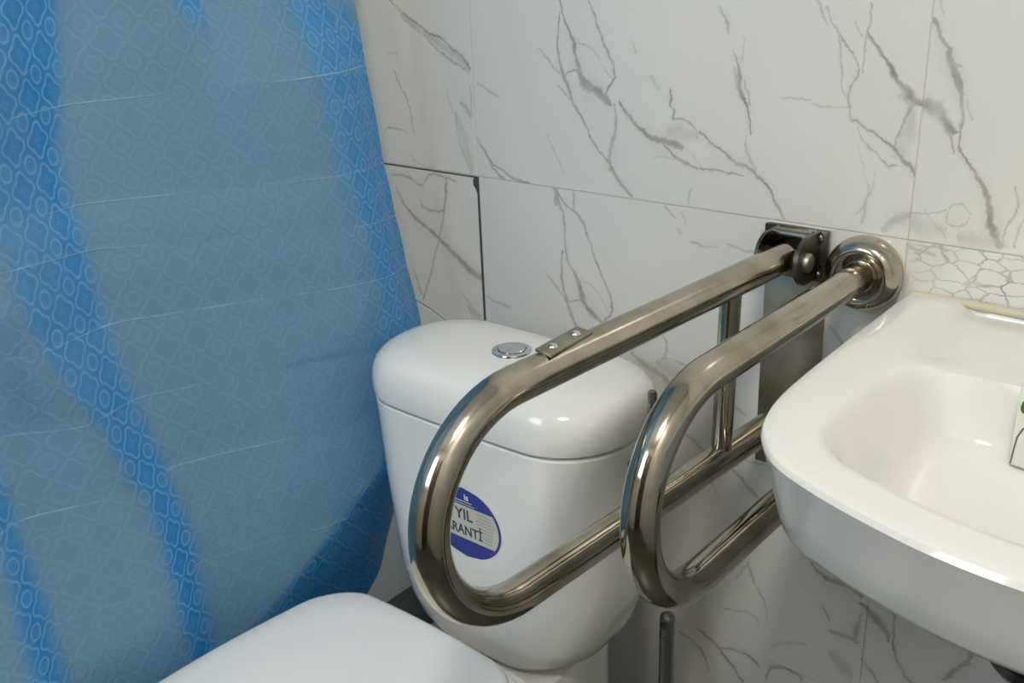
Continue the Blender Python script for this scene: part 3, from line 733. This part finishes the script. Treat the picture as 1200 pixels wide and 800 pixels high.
text_piece('is', .012, .002, .0325, M_SWHITE, 'lettering', bold=.0003)
bm = bmesh.new()
def bar(bm, u0, u1, w0, w1, lift=.0014):
    n = 4
    lo = [bm.verts.new(on_tank([(u0+(u1-u0)*k/n, w0)], lift)[0]) for k in range(n+1)]
    hi = [bm.verts.new(on_tank([(u0+(u1-u0)*k/n, w1)], lift)[0]) for k in range(n+1)]
    for k in range(n):
        bm.faces.new((lo[k], lo[k+1], hi[k+1], hi[k]))
bar(bm, -.020, .014, .0292, .0303); bar(bm, -.024, .018, .0258, .0266)
obj('underline', bm, M_SWHITE, st, False)
bm = bmesh.new()
for k in range(9):
    w = .018 - k*.0044
    bar(bm, .018 if w > 0 else .028, .046 - abs(w)*.2, w, w+.0011)
obj('small_print', bm, M_SGREY, st, False)

# ------------------------------------------------------------------ the hinged grab rail
def u_path(p0, d, L, drop, r, back, n=28):
    # from p0 along unit vector d for L, half turn of radius r downwards, back for `back`
    p0 = Vector(p0); d = Vector(d).normalized()
    pts = [p0 + d*(L*k/16) for k in range(17)]
    c = p0 + d*L - Vector((0, 0, r))
    for k in range(1, n):
        a = math.pi*k/n
        pts.append(c + d*(r*math.sin(a)) + Vector((0, 0, r*math.cos(a))))
    q = p0 + d*L - Vector((0, 0, 2*r))
    pts += [q - d*(back*k/16) for k in range(17)]
    return pts
RT = 0.0165
rail = thing('folding_grab_rail', 'folding steel grab rail hinged to a wall plate beside the cistern', 'grab rail')
P0 = Vector((-.4650, -.046, .8780)); PD = Vector((-.054, -1.0, 0.0)).normalized()
bm = bmesh.new()
path = u_path(P0, PD, .432, 0, .0995, .417)
add_tube(bm, path, RT, 32)
obj('loop_tube', bm, M_STEEL, rail)
# upright between the two arms
bm = bmesh.new()
pa = P0 + PD*.105; pb = P0 + PD*.112
add_tube(bm, [(pa.x, pa.y, .874), (pb.x, pb.y, .684)], .0112, 24); obj('upright', bm, M_STEEL, rail)
# small plate riveted on the upper arm
bm = bmesh.new()
add_box(bm, -.0085, .0085, -.031, .031, 0, .0028, .0008)
ang = math.atan2(PD.x, -PD.y)
pc = P0 + PD*.366 + Vector((-.001, 0, RT-.0004))
R_ = Matrix.Translation(pc) @ Matrix.Rotation(-math.atan2(PD.x, -PD.y), 4, 'Z') @ Matrix.Rotation(math.radians(8), 4, 'Y')
bmesh.ops.transform(bm, matrix=R_, verts=bm.verts[:]); tagp = obj('rivet_plate', bm, M_PLATE, rail)
for s in (-.017, .017):
    bm = bmesh.new(); add_lathe(bm, [(.0045, .0026), (.0043, .0036), (.003, .0047), (.001, .005)], (0, s, 0), n=16)
    bmesh.ops.transform(bm, matrix=R_, verts=bm.verts[:]); obj('rivet', bm, M_CHROME, tagp)
# wall plate with the hinge
bm = bmesh.new(); add_box(bm, -.506, -.432, -.005, -.0002, .60, .903, .0012); plate = obj('wall_plate', bm, M_PLATE, rail)
bm = bmesh.new(); add_box(bm, -.5065, -.4315, -.0105, -.005, .845, .9035, .0012); obj('hinge_plate', bm, M_STEELD, rail)
for x, z in ((-.497, .895), (-.441, .895), (-.441, .853)):
    bm = bmesh.new(); add_lathe(bm, [(.0052, .0100), (.005, .0128), (.0035, .0142), (.001, .0145)], (x, 0, z), 'y', 14); obj('screw', bm, M_STEELD, rail)
def cheek(x0, x1):
    # side lug: straight at the wall, rounded towards the room
    pts = []
    cy, cz, r = -.040, .877, .0265
    for k in range(17):
        a = math.pi/2 + math.pi*k/16
        pts.append((cy + r*math.cos(a), cz + r*math.sin(a)))
    pts = [(-.010, cz+r)] + pts + [(-.010, cz-r)]
    bm = bmesh.new()
    add_loft(bm, [[(x0, y, z) for y, z in pts], [(x1, y, z) for y, z in pts]])
    bmesh.ops.bevel(bm, geom=[e for e in bm.edges if e.is_boundary or len(e.link_faces) == 2 and e.calc_face_angle(0) > 1.0], offset=.0008, segments=2, affect='EDGES')
    return obj('hinge_cheek', bm, M_STEELD, rail)
cheek(-.4905, -.4865); ck = cheek(-.4445, -.4395)
bm = bmesh.new(); add_lathe(bm, [(.0105, .0), (.0105, .0035), (.009, .0055), (.0015, .006)], (-.4395, -.044, .8765), 'x', 20); obj('bolt_head', bm, M_PLATE, ck)
bm = bmesh.new(); add_tube(bm, [(-.487, -.022, .8985), (-.444, -.022, .8985)], .0065, 18); obj('stop_pin', bm, M_STEEL, rail)
bm = bmesh.new(); add_tube(bm, [(-.487, -.044, .8765), (-.444, -.044, .8765)], .012, 20); obj('hinge_barrel', bm, M_STEELD, rail)

# ------------------------------------------------------------------ the fixed grab rail
rail2 = thing('grab_rail', 'fixed steel grab rail with round wall flange, right next to the sink', 'grab rail')
bm = bmesh.new(); add_tube(bm, u_path((-.389, -.002, .8645), (0, -1, 0), .339, 0, .1005, .339), RT, 32); obj('loop_tube', bm, M_STEEL, rail2)
FP = [(.0393, .0002), (.0408, .005), (.0412, .011), (.0398, .018), (.0368, .024), (.0325, .0278), (.028, .029), (.0242, .0280), (.0212, .0262), (.0188, .0245), (.0172, .0240), (.0164, .0242)]
for z in (.8645, .6635):
    bm = bmesh.new(); add_lathe(bm, FP, (-.389, 0, z), 'y', 48); obj('wall_flange', bm, M_STEEL, rail2)

# ------------------------------------------------------------------ sink
SKX = -0.100
sink = thing('wall_sink', 'white ceramic wall-hung sink with a bowed front and wide rim', 'sink')
NA = 144
def polar(pts, c, ang):
    # radius of the outline (list of xy) from centre c in direction ang
    d = (math.cos(ang), math.sin(ang)); best = 0
    n = len(pts)
    for i in range(n):
        x1, y1 = pts[i][0]-c[0], pts[i][1]-c[1]; x2, y2 = pts[(i+1) % n][0]-c[0], pts[(i+1) % n][1]-c[1]
        ex, ey = x2-x1, y2-y1
        den = d[0]*ey - d[1]*ex
        if abs(den) < 1e-12:
            continue
        t = (x1*ey - y1*ex)/den; s = (x1*d[1]-y1*d[0])/den
        if t > 0 and -1e-9 <= s <= 1+1e-9:
            best = max(best, t)
    return best
SC0 = (SKX, -.275)
def spline_outline(half):
    # left half of a plan outline from the wall's middle round to the front's middle, mirrored to the right
    pts = [Vector((x, y)) for x, y in half]
    full = pts + [Vector((2*SKX-p.x, p.y)) for p in pts[::-1] if abs(p.x-SKX) > 1e-5]
    n = len(full); out = []
    for i in range(n):
        p0, p1, p2, p3 = full[i-1], full[i], full[(i+1) % n], full[(i+2) % n]
        for k in range(6):
            t = k/6
            out.append(0.5*((2*p1)+(p2-p0)*t+(2*p0-5*p1+4*p2-p3)*t*t+(3*p1-p0-3*p2+p3)*t*t*t))
    return [(p.x, min(p.y, -.001)) for p in out]
outer_o = spline_outline([(-.10, -.001), (-.20, -.001), (-.30, -.001), (-.332, -.001), (-.3405, -.010), (-.3415, -.04), (-.341, -.12), (-.340, -.20), (-.338, -.27), (-.335, -.315), (-.329, -.35), (-.316, -.386), (-.289, -.420), (-.25, -.4415), (-.205, -.458), (-.155, -.471), (-.10, -.476)])
inner_o = spline_outline([(-.10, -.158), (-.17, -.158), (-.225, -.161), (-.262, -.180), (-.279, -.220), (-.2825, -.27), (-.282, -.325), (-.272, -.358), (-.248, -.386), (-.205, -.404), (-.155, -.418), (-.10, -.424)])
angs = [2*math.pi*k/NA for k in range(NA)]
RO = [polar(outer_o, SC0, a) for a in angs]
RI = [polar(inner_o, SC0, a) for a in angs]
def smooth(a, b, x):
    t = min(1, max(0, (x-a)/(b-a))); return t*t*(3-2*t)
def deck(x, y):
    # tap deck a few millimetres lower than the side rims
    w = smooth(.186, .174, abs(x-SKX)) * smooth(-.20, -.12, y)
    return -.011*w
rings = []
for z, s in ((.655, .30), (.66, .42), (.675, .56), (.70, .70), (.73, .82), (.755, .895), (.768, .93), (.7715, .948), (.776, .953), (.80, .968), (.825, .984), (.838, .993), (.8455, .9985), (.849, .995)):
    rg = []
    for a, ro in zip(angs, RO):
        x, y = SC0[0]+ro*math.cos(a), SC0[1]+ro*math.sin(a)
        # shrink towards the wall's middle, back edge stays at the wall
        rg.append((SKX+(x-SKX)*s, -.001+(y+.001)*s, z))
    rings.append(rg)
def mid_ring(t, dz):
    rg = []
    for a, ro, ri in zip(angs, RO, RI):
        r = ro*.985*(1-t)+ri*t
        x, y = SC0[0]+r*math.cos(a), SC0[1]+r*math.sin(a)
        rg.append((x, min(y, -.003), .850 + dz + deck(x, y)))
    return rg
for t, dz in ((0, 0), (.15, .0006), (.3, .0006), (.45, .0003), (.6, 0), (.75, -.0006), (.86, -.0016), (.93, -.0034), (1.0, -.0065)):
    rings.append(mid_ring(t, dz))
for s, z in ((.975, .8365), (.95, .8265), (.925, .8145), (.90, .8025), (.87, .790), (.835, .7795), (.79, .7705), (.73, .7640), (.65, .7590), (.5, .7540), (.3, .7510), (.12, .7500)):
    rg = []
    for a, ri in zip(angs, RI):
        cx = SC0[0]; cy = SC0[1] + .02*(1-s)
        x, y = cx+ri*s*math.cos(a), cy+ri*s*math.sin(a)
        rg.append((x, y, z + deck(x, y)*s + .22*(y+.30)*smooth(1.0, .55, s)))
    rings.append(rg)
bm = bmesh.new(); add_loft(bm, rings); obj('basin', bm, M_CERW, sink)
bm = bmesh.new(); add_lathe(bm, [(.021, .750), (.0215, .761), (.018, .763), (.014, .760)], (SKX, -.262, 0)); obj('drain_ring', bm, M_CHROME, sink)
bm = bmesh.new(); add_tube(bm, [(SKX-.243+.005+k*.0476, -.0035+.0008*math.sin(k*2.1), .8475+.0012*math.sin(k*1.3)) for k in range(11)], .0048, 10); obj('sealant_bead', bm, M_CAULK, sink)
# tap, standing on the deck outside the picture
tap = thing('tap', 'chrome single-lever tap on the sink deck', 'tap')
bm = bmesh.new(); add_lathe(bm, [(.026, .8445), (.026, .85), (.022, .853), (.022, .94), (.018, .95)], (.0, -.075, 0)); obj('tap_body', bm, M_CHROME, tap)
bm = bmesh.new(); add_tube(bm, [(.0, -.08, .91), (.0, -.13, .925), (.0, -.19, .925), (.0, -.205, .918), (.0, -.21, .905)], .011, 18); obj('spout', bm, M_CHROME, tap)
bm = bmesh.new(); add_tube(bm, [(.0, -.07, .95), (.0, -.03, .985)], .006, 14); obj('lever', bm, M_CHROME, tap)

# drain trap below the sink
trap = thing('drain_trap', 'black bottle trap under the sink', 'drain')
TX, TY = -.108, -.262
bm = bmesh.new(); add_lathe(bm, [(.052, .663), (.053, .655), (.048, .648), (.030, .634), (.026, .62)], (TX, TY, 0)); obj('flange_nut', bm, M_BLACK, trap)
bm = bmesh.new(); add_lathe(bm, [(.019, .63), (.019, .52)], (TX, TY, 0)); obj('tail_pipe', bm, M_BLACK, trap)
bm = bmesh.new(); add_lathe(bm, [(.03, .53), (.034, .52), (.034, .43), (.03, .415), (.01, .41)], (TX, TY, 0)); obj('trap_bottle', bm, M_BLACK, trap)
bm = bmesh.new(); add_tube(bm, [(TX, TY, .49), (TX, -.15, .49), (TX, -.001, .49)], .017, 18); obj('waste_pipe', bm, M_BLACK, trap)

# ------------------------------------------------------------------ brush with upright steel handle
brush = thing('toilet_brush', 'dark steel toilet brush with upright tube handle below the fixed grab rail', 'toilet brush')
HX, HY = -.5700, -.098
bm = bmesh.new(); add_lathe(bm, [(.0098, .16), (.0098, .3875), (.0092, .3915), (.0075, .3945), (.004, .3965), (.0005, .397)], (HX, HY, 0), n=28); obj('handle', bm, M_GREY, brush)
bm = bmesh.new()
vd = Vector((HX, HY)) - Vector((0, -1.038)); vd = -vd.normalized(); side = Vector((-vd.y, vd.x))
hd = (vd*1.0 - side*.55).normalized()
add_lathe(bm, [(.0042, 0), (.0042, .0010)], (0, 0, 0), 'x', 18)
bmesh.ops.scale(bm, vec=(1, 1, 1.25), verts=bm.verts[:])
bmesh.ops.transform(bm, matrix=Matrix.Translation((HX+hd.x*.0094, HY+hd.y*.0094, .3825)) @ Matrix.Rotation(math.atan2(hd.y, hd.x), 4, 'Z'), verts=bm.verts[:])
obj('hanging_hole', bm, M_GAP, brush)
bm = bmesh.new(); add_lathe(bm, [(.044, .0), (.046, .004), (.046, .16), (.044, .164), (.012, .166)], (HX, HY, 0)); obj('holder', bm, M_GREY, brush)

# ------------------------------------------------------------------ small white pack standing in the sink
bottle = thing('soap_pack', 'small white soap pack with green leaf print standing in the sink', 'soap')
PKX, PKY, PKZ, PKR = -0.1490, -0.189, 0.7815, math.radians(-8)
bottle.location = (PKX, PKY, PKZ); bottle.rotation_euler = (0, 0, PKR)
M_PACK = simple('pack_white', (0.80, 0.79, 0.72), 0.35)
M_LEAF = simple('print_green', (0.06, 0.13, 0.03), 0.5)
M_LINE = simple('print_dark_line', (0.10, 0.10, 0.08), 0.5)
bm = bmesh.new(); add_box(bm, -.03, .03, -.012, .012, 0, .078, .003); obj('pack_body', bm, M_PACK, bottle)
def flat_print(name, pts, mat, y=-.0124):
    bm = bmesh.new(); f = [bm.verts.new((x, y, z)) for x, z in pts]; bm.faces.new(f)
    return obj(name, bm, mat, bottle, False)
def leaf(cx, cz, a, L, W):
    pts = []
    for k in range(12):
        t = 2*math.pi*k/12
        x, z = L*math.cos(t), W*math.sin(t)*(1-.35*math.cos(t))
        pts.append((cx+x*math.cos(a)-z*math.sin(a), cz+x*math.sin(a)+z*math.cos(a)))
    return pts
for cx, cz, a in ((-.021, .069, 1.3), (-.023, .056, 1.7), (-.008, .066, .6), (-.004, .054, 2.2), (.010, .068, 1.2), (.018, .057, .9)):
    flat_print('leaf_print', leaf(cx, cz, a, .0062, .0036), M_LEAF)
arch = [(-.0285, .002), (-.0275, .015), (-.0262, .028), (-.0225, .037), (-.012, .043), (0, .045), (.012, .043), (.0225, .037), (.0262, .028), (.0275, .015), (.0285, .002)]
inn = [(x*.955, z*.96+.0005) for x, z in arch]
flat_print('arch_print', arch + inn[::-1], M_LINE)

# ------------------------------------------------------------------ shower curtain
def lerp_knots(kn, x):
    if x <= kn[0][0]:
        return kn[0][1]
    for (a, b), (c, d) in zip(kn, kn[1:]):
        if x <= c:
            t = (x-a)/(c-a); return b + (d-b)*t
    return kn[-1][1]
EDGE_X = [(.10, -.995), (.26, -.995), (.50, -1.005), (.60, -1.012), (.70, -1.018), (.80, -1.036), (.93, -1.053), (1.145, -1.078), (1.5, -1.09), (2.0, -1.10)]
EDGE_Y = [(.10, -.110), (.18, -.095), (.26, -.072), (.50, -.068), (.70, -.072), (.93, -.086), (1.145, -.092), (2.0, -.10)]
WIDE = [(.2, .25), (.45, .32), (.58, .42), (.70, .62), (.82, .95), (1.17, 1.05), (2, 1.3)]
CEN = [(.2, .45), (.45, .464), (.58, .478), (.71, .510), (.82, .531), (1.01, .524), (1.175, .482), (2, .48)]
# along s (distance from the free edge, towards the room) the film climbs out slowly and drops back in steep folds
def profile(s, z):
    w = lerp_knots(WIDE, z); c = lerp_knots(CEN, z)
    w2 = lerp_knots([(.2, .7), (.7, .6), (.85, .25), (1.0, .05), (2, .05)], z)
    kn = [(0, 0.0), (.03, .0195), (.06, .0345), (.09, .045), (.12, .052), (.16, .056), (.20, .055), (.28, .045), (c-.072*w, .026), (c+.058*w, .026+.080*w), (c+.085*w, .028+.084*w),
          (.632-.03*w2, .050), (.640-.03*w2, .047), (.640+.04*w2, .047+.056*w2), (.665+.04*w2, .049+.058*w2), (.80, .074), (.83, .07), (.87, .112), (.90, .116), (1.10, .08), (1.4, .09)]
    return lerp_knots(kn, s)
CREASE = [.19, .32, .455, .595, .69, .782, .855, .93, 1.062, 1.19, 1.32, 1.45, 1.58, 1.71, 1.84]
TILT = [(.1, .17), (.32, .17), (.455, .17), (.595, .15), (.782, .13), (.855, .15), (.93, .09), (1.062, .02), (2, 0)]
bm = bmesh.new()
NS, NZ = 300, 300
SMAX = 1.15
ZLO, ZHI = 0.09, 1.932
zs = [ZLO + (ZHI-ZLO)*k/NZ for k in range(NZ+1)]
for c in CREASE:           # put rows exactly on the packing creases
    zs += [c-.003, c-.0010, c, c+.0012, c+.0022, c+.0045, c+.007]
zs = sorted(zs)
rows = []; white = []
rnd = random.Random(3)
ctilt = {}
SS = [SMAX*k/NS for k in range(NS+1)]
for z in zs:
    row = []
    ex = lerp_knots(EDGE_X, z); ey = lerp_knots(EDGE_Y, z)
    # panel between two creases bulges a little
    lo = max([c for c in CREASE if c <= z], default=ZLO-.1); hi = min([c for c in CREASE if c > z], default=ZHI+.1)
    t = (z-lo)/(hi-lo)
    pid = int(lo*1000)
    prof = []
    for s in SS:
        v = sum(profile(s+d, z)*w for d, w in ((-.02, .1), (-.014, .13), (-.007, .17), (0, .2), (.007, .17), (.014, .13), (.02, .1)))
        prof.append(v)
    for k, s in enumerate(SS):
        slant = .018*s*0
        y = ey - s
        n1 = mnoise.noise(Vector((s*5.0, z*2.2, 3.1)))*.010 + mnoise.noise(Vector((s*13.0, z*9.0, 8.7)))*.0022 + mnoise.noise(Vector((s*30.0, z*6.0, 1.7)))*.0010
        amp = .5 + .5*mnoise.noise(Vector((s*4.0, pid*.37, 5.0)))
        bulge = .0035*amp*math.sin(math.pi*t)
        cr = 0; wht = 0
        for c in CREASE:
            d = (z - c)/.007 if z >= c else (c - z)/.0009
            if d < 1.0:
                on = mnoise.noise(Vector((s*6.0, c*31.0, 2.0)))
                cr = max(cr, (1-d)*.0010*min(1, max(0, .62+on*1.5)))
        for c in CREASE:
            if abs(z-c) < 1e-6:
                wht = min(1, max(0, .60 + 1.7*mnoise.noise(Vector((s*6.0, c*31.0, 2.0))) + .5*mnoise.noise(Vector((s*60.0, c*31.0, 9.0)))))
        dz = mnoise.noise(Vector((s*2.5, 0.3, pid*.11)))*.006
        zl = .65 - .78*s                     # cistern's shadow put into the shape: film tucked back below this slanting line
        under = max(0.0, zl - z)
        tuck = .42*(math.sqrt(under*under + .0004) - .02)*(1 - .75*min(1, max(0, (s-.30)/.25)))
        lift = max(0.0, z - 1.062)*.30*min(1, s/.05)*min(1, max(0, (.30-s)/.05))
        lift = min(lift, .03)
        zig = .0035*(abs(((z*7.3) % 2.0) - 1.0) - .5)*min(1, s*10)
        x = ex + prof[k] + n1*min(1, s*14) + bulge + cr - tuck - lift + zig
        row.append(bm.verts.new((x, y, z + dz*.4*min(1, s*5) + lerp_knots(TILT, z)*s)))
        white.append(wht)
    rows.append(row)
uvl = bm.loops.layers.uv.new('film')
uvd = {}
for row in rows:
    acc = 0
    for k, vtx in enumerate(row):
        if k:
            acc += (Vector(vtx.co.xy) - Vector(row[k-1].co.xy)).length
        uvd[vtx] = (acc + .004, vtx.co.z)
for a, b in zip(rows, rows[1:]):
    for k in range(NS):
        f = bm.faces.new((a[k], b[k], b[k+1], a[k+1]))
        for lp in f.loops:
            lp[uvl].uv = uvd[lp.vert]
me = bpy.data.meshes.new('shower_curtain'); bm.to_mesh(me); bm.free()
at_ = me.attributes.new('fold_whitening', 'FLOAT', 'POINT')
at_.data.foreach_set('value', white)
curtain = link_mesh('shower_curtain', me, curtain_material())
for p in me.polygons:
    p.use_smooth = True
tag(curtain, 'blue embossed plastic shower curtain hanging left of the toilet', 'curtain')
bm = bmesh.new(); add_tube(bm, [(-1.055, -.001, 1.985), (-1.055, Y0+.001, 1.985)], .0125, 18)
railc = obj('curtain_rail', bm, M_CHROME); tag(railc, 'straight chrome rail carrying the blue shower curtain', 'rail')
bm = bmesh.new(); add_lathe(bm, [(.024, .016), (.0245, .0188), (.023, .0205), (.0205, .0205), (.0195, .0188), (.0205, .0168)], (0, 0, 0), 'y', 20)
first = None
for k in range(9):
    s = .03 + k*.135
    y = lerp_knots(EDGE_Y, 1.93) - s
    if first is None:
        bm2 = bmesh.new()
        add_tube(bm2, [(.030*math.cos(a)*1.0, 0, .030*math.sin(a)) for a in [2*math.pi*j/24 for j in range(25)]], .0018, 8, False)
        first = obj('curtain_ring', bm2, M_PLAST, railc); o = first
    else:
        o = first.copy(); COL.objects.link(o)
    o.location = (-1.055, y, 1.9675)
bm.free()
